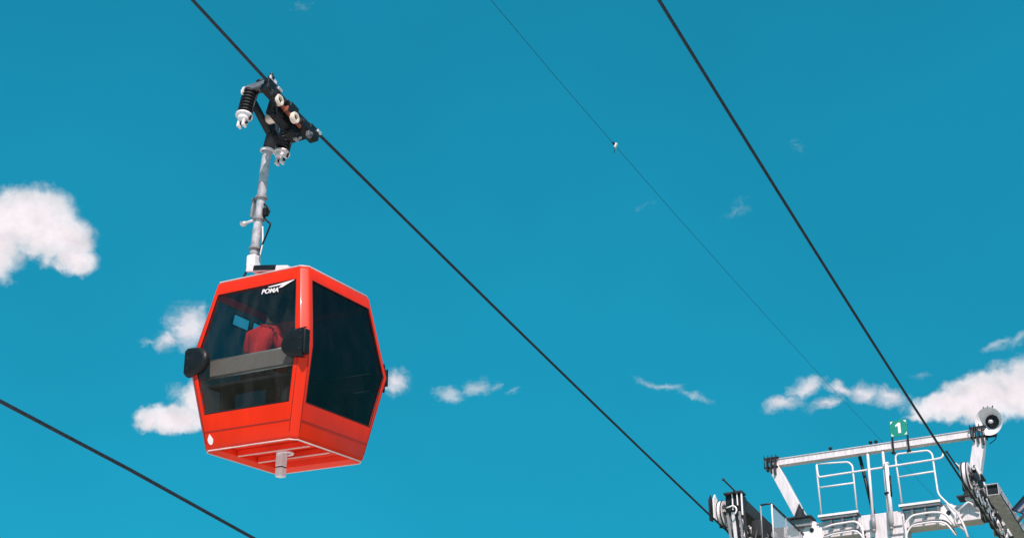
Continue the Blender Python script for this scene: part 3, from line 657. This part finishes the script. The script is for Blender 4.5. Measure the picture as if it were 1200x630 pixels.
# sheave assemblies: rows of wheels pressing the rope down, beside a hollow beam
def sheave_row(a0, hfun, bx, bdh, bw, bh, s0, s1, n, bmat, rod):
    """a0: rope; wheels run over the rope; the hollow beam stands at a0+bx, bdh above the rope"""
    def P(a, s, dh): return Vector((a, s, hfun(17) - .03*(s-17) + dh))
    T_ = .014; root = MB()
    for dx, dz, w, hh in ((-bw/2,0,T_,bh-T_*1.1),(bw/2,0,T_,bh-T_*1.1),(0,-bh/2,bw+T_,T_),(0,bh/2,bw+T_,T_)):
        root.beam(P(a0+bx+dx, s0+.25, bdh+dz), P(a0+bx+dx, s1, bdh+dz), w, hh, side=(1,0,0))
    asm = tb(root, 'sheave_assembly', bmat)
    dk = MB(); dk.beam(P(a0+bx, s0+.31, bdh), P(a0+bx, s0+.33, bdh), bw-.03, bh-.03, side=(1,0,0)); tb(dk, 'beam_hollow_shade', BLACK, asm)  # black sheet painted in for the shade inside the hollow beam
    step = (s1-s0)/n; RW = .33
    for i in range(n):
        s = s0 + step*(i+.5)
        c = P(a0, s, RW+.0)
        w = MB(); w.lathe(c, (1,0,0), [(-.07,RW-.09),(-.07,RW-.015),(-.045,RW),(-.03,RW-.028),(.03,RW-.028),(.045,RW),(.07,RW-.015),(.07,RW-.09)], 30, closed=True); wh = tb(w, 'sheave', TYRE, asm, smooth=35)
        w = MB(); w.lathe(c, (1,0,0), [(-.05,.0),(-.05,.06),(-.03,.07),(-.03,RW-.10),(-.078,RW-.10),(-.078,RW-.022),(.078,RW-.022),(.078,RW-.10),(.03,RW-.10),(.03,.07),(.05,.06),(.05,0)], 26); tb(w, 'sheave_disc', WHITE if i % 2 == 0 else GALV, wh, smooth=30)
        w = MB(); w.lathe(c, (1,0,0), [(-.13,0),(-.13,.045),(.20,.045),(.20,0)], 10); tb(w, 'axle', DKSTEEL, wh)
    for i in range(0, n-1, 2):          # rocker arms joining pairs of wheels
        sA = s0+step*(i+.5); sB = sA+step; sm_ = (sA+sB)/2
        for da in (-.10,.10):
            m = MB(); m.prism([P(a0+da,sA-.03,RW-.0),P(a0+da,sA+.06,RW-.03),P(a0+da,sm_,RW+.16),P(a0+da,sB-.06,RW-.03),P(a0+da,sB+.03,RW-.0),P(a0+da,sm_+.08,RW+.27),P(a0+da,sm_-.08,RW+.27)], (.02*math.copysign(1,da),0,0)); tb(m, 'rocker_arm', MIDSTEEL if da < 0 else DKSTEEL, asm, bevel=.004)
        m = MB(); m.tube([P(a0-.15,sm_,RW+.2),P(a0+.19,sm_,RW+.2)], .04, 12); tb(m, 'rocker_pin', BLACK, asm)
        m = MB(); m.prism([P(a0-.14,sm_-.10,.06),P(a0-.14,sm_+.12,.12),P(a0-.14,sm_+.06,RW+.34),P(a0-.14,sm_-.05,RW+.30)], (-.02,0,0)); tb(m, 'rope_catcher', GALV if i % 4 else DKSTEEL, asm, bevel=.004)
    for i in range(0, n-3, 4):
        sA = s0+step*(i+1); sB = sA+2*step
        m = MB(); m.prism([P(a0-.03,sA-.06,RW+.22),P(a0-.03,sA+.08,RW+.20),P(a0-.03,(sA+sB)/2,RW+.34),P(a0-.03,sB-.08,RW+.20),P(a0-.03,sB+.06,RW+.22),P(a0-.03,(sA+sB)/2,RW+.50)], (.06,0,0)); tb(m, 'rocker_beam', DKSTEEL, asm, bevel=.008)
    m = MB(); m.tube([P(a0+rod[0],s0+.35,RW+rod[1]-.06),P(a0+rod[0]-.04,s0-.85,RW+rod[1])], .02, 8); m.ball(P(a0+rod[0]-.04,s0-.85,RW+rod[1]), .035); tb(m, 'feeler_rod', DKSTEEL, asm)
    for i in range(6):
        m = MB(); s = s0+.1+i*.85; m.tube(smooth_pts([P(a0-.10,s,.50),P(a0-.20,s+.15,.66),P(a0-.16,s+.4,.55),P(a0-.12,s+.6,.30)]), .016, 6); tb(m, 'signal_wire', BLACK if i % 2 else GALV, asm)
    for i in range(5):                   # small brackets, bolts and hoses along the wheel row
        s = s0+.45+i*1.05
        m = MB(); m.box(P(a0+.15,s,RW+.22), (.05,.14,.08)); m.beam(P(a0+.16,s+.3,RW+.1),P(a0+.20,s+.55,RW+.34),.035,.05); tb(m, 'wheel_bracket', (GALV,WHITE,DKSTEEL)[i%3], asm, bevel=.005)
    return asm, P
asmL, PL = sheave_row(0.0, left_h, .48, .46, .24, .30, 16.9, 23.5, 12, DKSTEEL, (.50,.40))
asmR, PR = sheave_row(GAUGE, right_h, .52, -.06, .25, .25, 17.05, 23.55, 12, TUBEM, (-.12,.18))
# clutter between the right wheel row and its beam: clips, guards, hoses
rnd2 = random.Random(11)
for i in range(34):
    s = rnd2.uniform(17.05,21.2); a = GAUGE + rnd2.uniform(.10,.34); dh = rnd2.uniform(-.05,.62) - max(0, (a-GAUGE-.2))*1.2; q = rnd2.choice((0,0,1,2,2))
    m = MB()
    if q == 0: m.beam(PR(a,s,dh), PR(a+rnd2.uniform(-.06,.06),s+rnd2.uniform(.1,.28),dh+rnd2.uniform(-.22,.22)), .05,.035)
    elif q == 1: m.lathe(PR(a,s,dh), (1,-.3,0), [(-.02,0),(-.02,.10),(.02,.10),(.02,.06),(.03,0)], 14)
    else: m.tube(smooth_pts([PR(a,s,dh), PR(a+.05,s+.12,dh-.18), PR(a+.02,s+.34,dh-.12), PR(a-.05,s+.45,dh+.12)]), .018, 6)
    tb(m, ('clamp_bar','guard_disc','hose')[0 if q == 0 else q], rnd2.choice((WHITE,GALV,DKSTEEL,BLACK,GALVD,DKSTEEL)), asmR, bevel=.005)
for i in range(6):
    s = 17.6 + i*.75
    m = MB(); m.box(PR(GAUGE+.645,s,-.02), (.02,.10,.14)); m.lathe(PR(GAUGE+.65,s,-.02), (1,0,0), [(0,.025),(.025,.025),(.025,0)], 6); tb(m, 'beam_cleat', GALVD, asmR, bevel=.004)
m = MB(); m.tube([PR(GAUGE+.655,17.4,-.15)] + [PR(GAUGE+.655,17.8+.5*k,-.16+.02*(k%2)) for k in range(10)], .014, 6); tb(m, 'signal_wire', BLACK, asmR)
# head of the left row: dark housing with pale cheeks and a cable loop
m = MB(); m.box(PL(.42,16.98,.44), (.42,.30,.40)); hb = tb(m, 'end_bracket', BLACK, asmL, bevel=.012)
m = MB(); m.beam(PL(.20,16.88,.66),PL(.66,16.88,.67), .05,.30, side=(0,0,1)); tb(m, 'bracket_cap', DKSTEEL, hb, bevel=.005)
for q, d_, l_ in ((.40,.025,.40),(.52,.025,.30),(.63,.035,.55)):
    m = MB(); m.beam(PL(q,16.79,.64),PL(q+.01,16.78,.64-l_), d_,.04, side=(1,0,0)); tb(m, 'bracket_cheek', WHITE, hb, bevel=.005)
m = MB(); m.tube(arc(PL(.40,16.74,.22),(1,0,0),(0,0,1),.11,-70,120,8)+[PL(.25,16.74,.30)], .020, 8); tb(m, 'cable_loop', WHITE, asmL)
for q, w_, l_, mt_ in ((.24,.06,.8,GALVD),(.38,.08,1.1,GALV),(.46,.06,.9,BLACK),(.54,.05,1.0,GALVD),(.64,.06,.9,DKSTEEL)):
    m = MB(); m.beam(PL(q,16.86,.22),PL(q+.04,16.95,.22-l_), w_,.05, side=(1,0,0)); tb(m, 'hanger_strap', mt_, asmL, bevel=.006)
for q in (-.16,-.05):
    m = MB(); m.prism([PL(q,16.75,.05),PL(q,16.95,.08),PL(q,17.0,.62),PL(q,16.85,.72),PL(q,16.72,.55)], (-.03,0,0)); tb(m, 'rope_guide', DKSTEEL if q < -.1 else WHITE, asmL, bevel=.006)
m = MB(); m.box((.30,TY+.1,3.66), (.46,.44,.40)); tb(m, 'arm_bracket', DKSTEEL, arm, bevel=.01)
m = MB(); m.box((5.55,TY+.1,3.66), (.30,.44,.40)); tb(m, 'arm_bracket', DKSTEEL, arm2, bevel=.01)
# inspection walkway beside the left row: grating, posts, rails, mesh
wk = MB(); wk.box((.98,20.0,2.60), (.52,4.6,.05)); walk = tb(wk, 'inspection_walkway', GALVD)
m = MB(); m.tube([(.82,17.9,2.72),(.82,22.6,2.68)], .12, 16); tb(m, 'walkway_tube', GALVD, walk)
m = MB(); m.box((.66,17.9,3.02), (.24,.5,.4)); m.tube([(.66,17.7,3.0),(.66,17.55,2.7)], .045, 8); tb(m, 'drive_box', DKSTEEL, walk, bevel=.02)
rnd = random.Random(4)
for i in range(14):
    a = rnd.uniform(.55,.95); y = rnd.uniform(17.5,20.5); zc = rnd.uniform(2.7,3.35); q = rnd.choice((0,0,1,2))
    m = MB()
    if q == 0: m.beam((a,y,zc),(a+rnd.uniform(-.1,.1),y+rnd.uniform(.3,.9),zc+rnd.uniform(-.15,.15)), .05,.04)
    elif q == 1: m.box((a,y,zc),(.10,.16,.14))
    else: m.tube(smooth_pts([(a,y,zc),(a+.08,y+.2,zc-.2),(a,y+.5,zc-.12),(a-.05,y+.8,zc+.05)]), .02, 6)
    tb(m, 'pipe_bracket' if q == 0 else 'small_housing' if q == 1 else 'hose', rnd.choice((GALV,DKSTEEL,GALVD,BLACK)), walk, bevel=.006)
for i, y in enumerate((17.75,18.8,19.9,21.0,22.2)):
    m = MB(); m.tube([(1.05,y,2.62),(1.05,y,3.60)], .02, 8); tb(m, 'rail_post', GALVD if i else WHITE, walk)
m = MB(); m.tube(fillet([(.78,17.72,3.60),(1.05,17.72,3.61),(1.05,22.25,3.56),(1.05,22.3,2.64)], .1), .024, 8); tb(m, 'top_rail', DKSTEEL, walk)
m = MB(); m.tube([(.78,17.72,3.6),(.78,17.72,2.64)], .02, 8); tb(m, 'rail_post', GALVD, walk)
m = MB(); m.face([(1.045,17.75,2.68),(1.045,22.25,2.68),(1.045,22.25,3.54),(1.045,17.75,3.58)]); tb(m, 'mesh_infill', MESHM, walk)
# loudspeaker on the gantry's right end
spk = thing('loudspeaker', 'white round horn loudspeaker at the right end of the gantry beam', 'loudspeaker', (6.02,TY-.30,H0+5.80))
ax = Vector((-.22,-.95,-.26)).normalized()
m = MB(); m.lathe((0,0,0), ax, [(-.30,.08),(-.22,.10),(-.10,.16),(.02,.235),(.09,.285),(.115,.315),(.125,.315),(.12,.30),(.09,.272),(.02,.215),(-.10,.14),(-.22,.085),(-.29,.07)], 40, closed=True); m.build('horn', surf('white_horn_enamel', (.88,.85,.85), rough=.5, var=.04), spk, smooth=50)
m = MB(); m.lathe((0,0,0), ax, [(-.42,0),(-.42,.09),(-.30,.10),(-.22,.09),(-.22,0)], 24); m.build('driver', DKSTEEL, spk, bevel=.01)
m = MB(); m.lathe((0,0,0), ax, [(-.24,.12),(-.13,.14),(-.07,.155),(-.055,.11),(-.02,.08),(.0,.0)], 24); m.build('horn_throat', BLACK, spk, smooth=40)
m = MB(); m.ball(ax*.0, .06,(1,1,.7)); m.build('throat_tip', WHITE, spk)
m = MB(); m.beam((-.05,.18,-.30),(-.02,.10,.02), .05,.03); m.beam((-.30,.14,-.28),(.05,.18,-.28), .06,.05); m.build('bracket', DKSTEEL, spk, bevel=.004)
m = MB(); m.tube(smooth_pts([ax*-.40, (.06,.28,-.12), (.02,.2,-.34), (-.12,.16,-.46)]), .010, 6); m.build('speaker_wire', BLACK, spk)
for q in (-.14,-.05,.06):
    m = MB(); m.tube([(q,-.02,.29),(q+.03,-.03,.36)], .014, 6); m.build('bird_spike', BLACK, spk)
spk.scale = (1.1,1.1,1.1)

# number sign on the beam
sg = thing('number_sign', 'small green square sign with a white number 1 on two posts above the gantry beam', 'sign', (3.76,TY-.34,H0+5.64))
m = MB(); m.beam((0,0,.115),(0,0,.555), .44,.02, side=(1,0,0)); bd = m.build('sign_board', GREEN, sg, bevel=.008)
WS = surf('white_sign_vinyl', (.82,.85,.82), rough=.4, var=.03)
for sx in (-1,1):
    for z0, dz in ((.135,1),(.535,-1)):
        m = MB(); m.prism([(sx*.195,-.0125,z0+dz*.005),(sx*.125,-.0125,z0+dz*.005),(sx*.158,-.0125,z0+dz*.03),(sx*.178,-.0125,z0+dz*.052),(sx*.195,-.0125,z0+dz*.085)], (0,-.003,0)); m.build('corner_mark', WS, bd)
m = MB(); m.prism([(.055,-.0125,.20),(.055,-.0125,.48),(-.0,-.0125,.48),(-.075,-.0125,.425),(-.075,-.0125,.375),(-.015,-.0125,.405),(-.015,-.0125,.20)], (0,-.003,0)); m.build('numeral', WS, bd)
for a in (-.19,.20):
    m = MB(); m.beam((a,.02,-.32),(a,.02,.45), .045,.03, side=(1,0,0)); m.box((a,.0,-.30),(.09,.10,.04)); m.build('sign_post', BLACK, sg, bevel=.004)

# dark blue panel beyond the right wheel row
bp = thing('blue_panel', 'corner of a dark blue glazed panel at the right edge, beyond the right sheave row', 'panel', (6.45,18.7,H0+3.03))
ux = Vector((.25,.30,.37)).normalized(); uy = Vector((.25,-.2,-.18)).normalized(); n = ux.cross(uy).normalized()
m = MB(); m.prism([Vector((0,0,0)), ux*1.5, ux*1.5+uy*1.0, uy*1.0], n*.035); pb = m.build('panel_sheet', PANEL, bp, bevel=.004)
for t_ in (0,.2,.4,.7,1.0):
    m = MB(); m.beam(uy*t_-n*.006, ux*1.5+uy*t_-n*.006, .05,.05); m.build('panel_frame', BLACK if t_ in (0,1.0) else GALVD, pb)
m = MB(); m.tube([ux*.7+uy*.4-n*.02, Vector((-.15,.9,-.10))], .035, 8); m.build('panel_post', GALVD, bp)

# ------------------------------------------------------------------ ground
m = MB(); N = 40; L = 1500.0
gv = [[None]*(N+1) for _ in range(N+1)]
for i in range(N+1):
    for j in range(N+1):
        u = (i/N*2-1); v = (j/N*2-1); x = L*u*abs(u)**1.5; y = L*v*abs(v)**1.5
        r = math.hypot(x-3, y-5); gv[i][j] = m.bm.verts.new((x, y, (math.sin(x*.02)*math.cos(y*.017)*1.2)*min(1, max(0,(r-45)/120))))
for i in range(N):
    for j in range(N): m.bm.faces.new((gv[i][j], gv[i+1][j], gv[i+1][j+1], gv[i][j+1])).smooth = True
gr = m.build('ground', GRASS); gr['kind'] = 'structure'

m = MB(); m.box((2,-14,-.08), (64,46,.20)); pz = m.build('bounce_slab', BOUNCE_PAVE); pz['kind'] = 'structure'  # unseen pale slab, added to bounce light onto the cabin's underside
# ------------------------------------------------------------------ light settings
PSI = 0.5034761649128797
SKY_STRENGTH = .10; SKY_GAMMA = .45; SKY_TINT = (.078, 1.645, 2.09); SUN_STRENGTH = 4.6; SUN_COLOR = (1.0, .80, .77); EXPOSURE = .35
CLOUD_THIN = (5.4,5.8,6.2); CLOUD_THICK = (7.3,6.7,7.0)
CLOUDS = [
    ('d', [18.955, 18.541, 5.096], [8.563, -17.366, 33.554], 1.1) ,
    ('d', [27.337, 26.332, 6.97], [11.137, -23.081, 45.489], 1) ,
    ('d', [31.131, 34.483, 0.53], [16.121, -15.865, 43.514], 1) ,
    ('d', [30.864, 31.318, 8.613], [7.558, -15.749, 31.3], 1) ,
    ('d', [31.6, 30.0, 7.979], [14.943, -30.493, 59.087], 0.9) ,
    ('d', [34.852, 38.432, 0.322], [25.732, -25.361, 71.58], 0.95) ,
    ('w', [77.246, 78.164, 20.511], [21.965, -47.81, 98.636], 0.8) ,
    ('m', [39.2, 20.104, 25.455], [-8.022, -31.894, 38.822], 1.1) ,
    ('m', [59.803, 50.513, 10.108], [17.302, -40.732, 92.061], 0.9) ,
    ('w', [72.585, 62.675, 12.829], [41.876, -99.137, 224.317], 0.7) ,
    ('w', [81.966, 35.434, 60.575], [-31.626, -95.473, 102.878], 0.8) ,
    ('d', [26.444, 22.307, 3.983], [10.792, -28.727, 72.956], 1) ,
    ('d', [47.659, 38.877, 6.845], [8.348, -21.347, 53.016], 0.9) ,
    ('d', [53.164, 43.131, 14.128], [7.304, -42.897, 93.133], 0.8) ,
    ('w', [73.359, -1.774, 124.778], [-62.637, -79.481, 39.32], 0.7) ,
    ('m', [65.169, 41.036, 4.741], [13.587, -31.552, 77.611], 1) ,
    ('w', [49.355, 38.752, -17.62], [53.938, -20.495, 106.407], 1.1) ,
    ('w', [64.477, 18.433, 37.749], [-38.715, -72.887, 100.742], 1.1) ,
    ('w', [109.832, 18.426, 86.508], [-106.235, -142.393, 163.949], 0.6) ,
    ('w', [149.594, 79.075, 4.794], [55.173, -123.094, 310.516], 0.4) ,
    ('w', [39.089, 22.586, -13.988], [108.656, -54.894, 210.381], 0.8) ,
    ('w', [49.88, 24.565, -12.048], [122.601, -92.66, 304.799], 0.75) ,
    ('m', [51.556, 11.266, 10.72], [-9.095, -51.795, 111.287], 1.0) ,
    ('m', [48.867, 9.848, 9.705], [-9.269, -56.635, 119.786], 0.95) ,
    ('m', [59.659, 11.468, 11.746], [-12.447, -71.861, 157.155], 0.75) ,
    ('m', [55.468, 16.108, -3.469], [31.391, -62.303, 158.954], 0.85) ,
    ('m', [70.789, 14.314, 7.146], [2.011, -49.643, 114.062], 0.95) ,
    ('m', [47.386, 16.019, -12.069], [39.848, -35.766, 103.616], 1.0) ,
    ('d', [30.037, 5.499, -0.029], [8.671, -30.83, 78.02], 1.1) ,
    ('d', [29.218, 2.681, 4.615], [-3.158, -20.65, 48.071], 1.1) ,
    ('d', [38.795, 1.359, 9.093], [-5.986, -17.108, 38.681], 1) ,
    ('d', [71.971, 14.5, 0.535], [25.134, -91.224, 233.262], 0.6) ,
    ('w', [77.295, 0.165, 24.243], [-56.005, -109.883, 222.729], 0.8) ,
    ('w', [106.905, -1.147, 32.965], [-55.725, -109.753, 224.149], 0.8) ,
    ('w', [101.379, 69.321, 14.424], [42.121, -78.65, 113.371], 0.3) ,
    ('w', [99.027, 23.041, 29.713], [-23.791, -120.787, 172.41], 0.26) ,
    ('w', [89.156, 11.06, 30.634], [-37.973, -107.476, 151.805], 0.32) ,
    ('w', [119.314, 15.386, 26.968], [-21.481, -110.139, 155.524], 0.24) ,
    ('w', [144.082, 23.652, 11.89], [7.806, -142.034, 321.523], 0.35) ,
]
# ------------------------------------------------------------------ sky, sun, camera
SUN_DIR = Vector((.38,-.62,.72)).normalized()
w = bpy.data.worlds.new('World'); S.world = w; w.use_nodes = True
nt = w.node_tree; nt.nodes.clear(); ln_ = nt.links.new
out = nd(nt, 'ShaderNodeOutputWorld'); bg = nd(nt, 'ShaderNodeBackground'); bg.inputs[1].default_value = SKY_STRENGTH
ln_(bg.outputs[0], out.inputs[0])
sky = nd(nt, 'ShaderNodeTexSky', sky_type='NISHITA'); sky.sun_disc = False
sky.sun_elevation = math.asin(SUN_DIR.z); sky.sun_rotation = math.atan2(SUN_DIR.x, SUN_DIR.y)
sky.air_density = 1.0; sky.dust_density = .3; sky.ozone_density = 1.0
tint = nd(nt, 'ShaderNodeMix', data_type='RGBA', blend_type='MULTIPLY'); tint.inputs[0].default_value = 1
ln_(sky.outputs[0], tint.inputs[6]); tint.inputs[7].default_value = (*SKY_TINT, 1)
gm = nd(nt, 'ShaderNodeGamma'); gm.inputs[1].default_value = SKY_GAMMA; ln_(sky.outputs[0], gm.inputs[0]); ln_(gm.outputs[0], tint.inputs[6])
tc = nd(nt, 'ShaderNodeTexCoord'); D = tc.outputs['Generated']
def vm(op, a, b=None, scale=None):
    n = nd(nt, 'ShaderNodeVectorMath', operation=op); ln_(a, n.inputs[0])
    if b is not None:
        if isinstance(b, (tuple, list)): n.inputs[1].default_value = b
        else: ln_(b, n.inputs[1])
    if scale is not None: n.inputs[3].default_value = scale
    return n
def mt(op, a, b=None, c=None):
    n = nd(nt, 'ShaderNodeMath', operation=op)
    for i, x in enumerate((a, b, c)):
        if x is None: continue
        if isinstance(x, (int, float)): n.inputs[i].default_value = x
        else: ln_(x, n.inputs[i])
    return n.outputs[0]
def noise(vec, scale, detail, rough=.55, col=False, dist=0.0):
    n = nd(nt, 'ShaderNodeTexNoise'); n.inputs['Scale'].default_value = scale; n.inputs['Detail'].default_value = detail
    n.inputs['Roughness'].default_value = rough; n.inputs['Distortion'].default_value = dist; ln_(vec, n.inputs['Vector'])
    return n.outputs['Color' if col else 'Fac']
wv = vm('SUBTRACT', noise(D, 30, 4, col=True), (.5,.5,.5)); wv = vm('SCALE', wv.outputs[0], scale=.020)
wv2 = vm('SUBTRACT', noise(D, 110, 4, col=True), (.5,.5,.5)); wv2 = vm('SCALE', wv2.outputs[0], scale=.008)
DW = vm('ADD', vm('ADD', D, wv.outputs[0]).outputs[0], wv2.outputs[0]).outputs[0]
front = mt('GREATER_THAN', vm('DOT_PRODUCT', D, (-.425,.772,.473)).outputs['Value'], .3)
fields = {}
for typ, T, U, amp in CLOUDS:
    a = vm('DOT_PRODUCT', DW, tuple(T)).outputs['Value']; b = vm('DOT_PRODUCT', DW, tuple(U)).outputs['Value']
    r2 = mt('ADD', mt('MULTIPLY', a, a), mt('MULTIPLY', b, b))
    val = mt('MULTIPLY', mt('SUBTRACT', 1.0, mt('SQRT', r2)), amp)
    fields[typ] = val if typ not in fields else mt('MAXIMUM', fields[typ], val)
fb = noise(D, 55, 9, .62); fine = noise(D, 170, 6, .65, dist=.6)
wisp = noise(vm('MULTIPLY', DW, (1.0,1.0,2.2)).outputs[0], 60, 9, .68, dist=1.2)
def ss(x, lo, hi):
    n = nd(nt, 'ShaderNodeMapRange', interpolation_type='SMOOTHSTEP'); ln_(x, n.inputs[0]); n.inputs[1].default_value = lo; n.inputs[2].default_value = hi
    return n.outputs[0]
def field(typ, k1, k2, nsrc):
    x = mt('MULTIPLY_ADD', mt('SUBTRACT', nsrc, .5), k1, fields[typ])
    return mt('MULTIPLY_ADD', mt('SUBTRACT', fine, .5), k2, x)
xd = field('d', .55, .16, fb); xm = field('m', .85, .16, wisp); xw = field('w', 1.2, .5, wisp)
dd = mt('MULTIPLY', ss(xd, .0, .42), .98); dm = mt('MULTIPLY', ss(xm, .02, 1.0), .82); dw = mt('MULTIPLY', ss(xw, .0, 1.1), .62)
dens = mt('MULTIPLY', mt('MAXIMUM', dd, mt('MAXIMUM', dm, dw)), front)
cr_ = nd(nt, 'ShaderNodeMix', data_type='RGBA'); ln_(ss(mt('MAXIMUM', xd, xm), .10, .8), cr_.inputs[0])
cr_.inputs[6].default_value = (*CLOUD_THIN, 1); cr_.inputs[7].default_value = (*CLOUD_THICK, 1)
shade = nd(nt, 'ShaderNodeMapRange'); ln_(fb, shade.inputs[0]); shade.inputs[1].default_value = .3; shade.inputs[2].default_value = .7; shade.inputs[3].default_value = .95; shade.inputs[4].default_value = 1.05
DS = vm('ADD', DW, (.002,-.001,.006)).outputs[0]          # a second look a little towards the sun gives the billows a lit and a shaded side
g1 = mt('SUBTRACT', noise(DW, 42, 5, .5), noise(DS, 42, 5, .5))
lit = mt('MULTIPLY_ADD', g1, .6, 1.0)
lit = mt('MINIMUM', mt('MAXIMUM', lit, .80), 1.10)
crs = vm('SCALE', cr_.outputs[2]); ln_(mt('MULTIPLY', shade.outputs[0], lit), crs.inputs[3])
vn = nd(nt, 'ShaderNodeMapRange'); ln_(noise(D, 5, 3, .5), vn.inputs[0]); vn.inputs[1].default_value = .3; vn.inputs[2].default_value = .7; vn.inputs[3].default_value = .955; vn.inputs[4].default_value = 1.045
skyv = vm('SCALE', tint.outputs[2]); ln_(vn.outputs[0], skyv.inputs[3])
mixc = nd(nt, 'ShaderNodeMix', data_type='RGBA'); ln_(dens, mixc.inputs[0]); ln_(skyv.outputs[0], mixc.inputs[6]); ln_(crs.outputs[0], mixc.inputs[7])
ln_(mixc.outputs[2], bg.inputs[0])
w.cycles.sampling_method = 'MANUAL'; w.cycles.sample_map_resolution = 512

sl = bpy.data.lights.new('sun', 'SUN'); sl.energy = SUN_STRENGTH; sl.angle = R(.53); sl.color = SUN_COLOR
so = bpy.data.objects.new('sun', sl); COL.objects.link(so); so.location = (0,0,60)
so.rotation_euler = (-SUN_DIR).to_track_quat('-Z','Y').to_euler()

cam = bpy.data.cameras.new('camera'); co = bpy.data.objects.new('camera', cam); COL.objects.link(co)
cam.sensor_width = 36; cam.sensor_fit = 'HORIZONTAL'; cam.lens = 36*1.405653; cam.clip_end = 8000; cam.clip_start = .1
psi, pit, rol = PSI, .49261701, .03294832
fw = Vector((-math.sin(psi)*math.cos(pit), math.cos(psi)*math.cos(pit), math.sin(pit)))
r0 = Vector((math.cos(psi), math.sin(psi), 0)); u0 = r0.cross(fw)
rx = r0*math.cos(rol) + u0*math.sin(rol); ux_ = -r0*math.sin(rol) + u0*math.cos(rol)
Mx = Matrix((rx, ux_, -fw)).transposed().to_4x4(); Mx.translation = EYE
co.matrix_world = Mx; S.camera = co
S.view_settings.view_transform = 'Standard'; S.view_settings.look = 'None'; S.view_settings.exposure = EXPOSURE; S.view_settings.gamma = 1
S.view_settings.use_curve_mapping = False
S.render.engine = 'CYCLES'; S.cycles.max_bounces = 8; S.cycles.transparent_max_bounces = 12
S.cycles.use_denoising = True
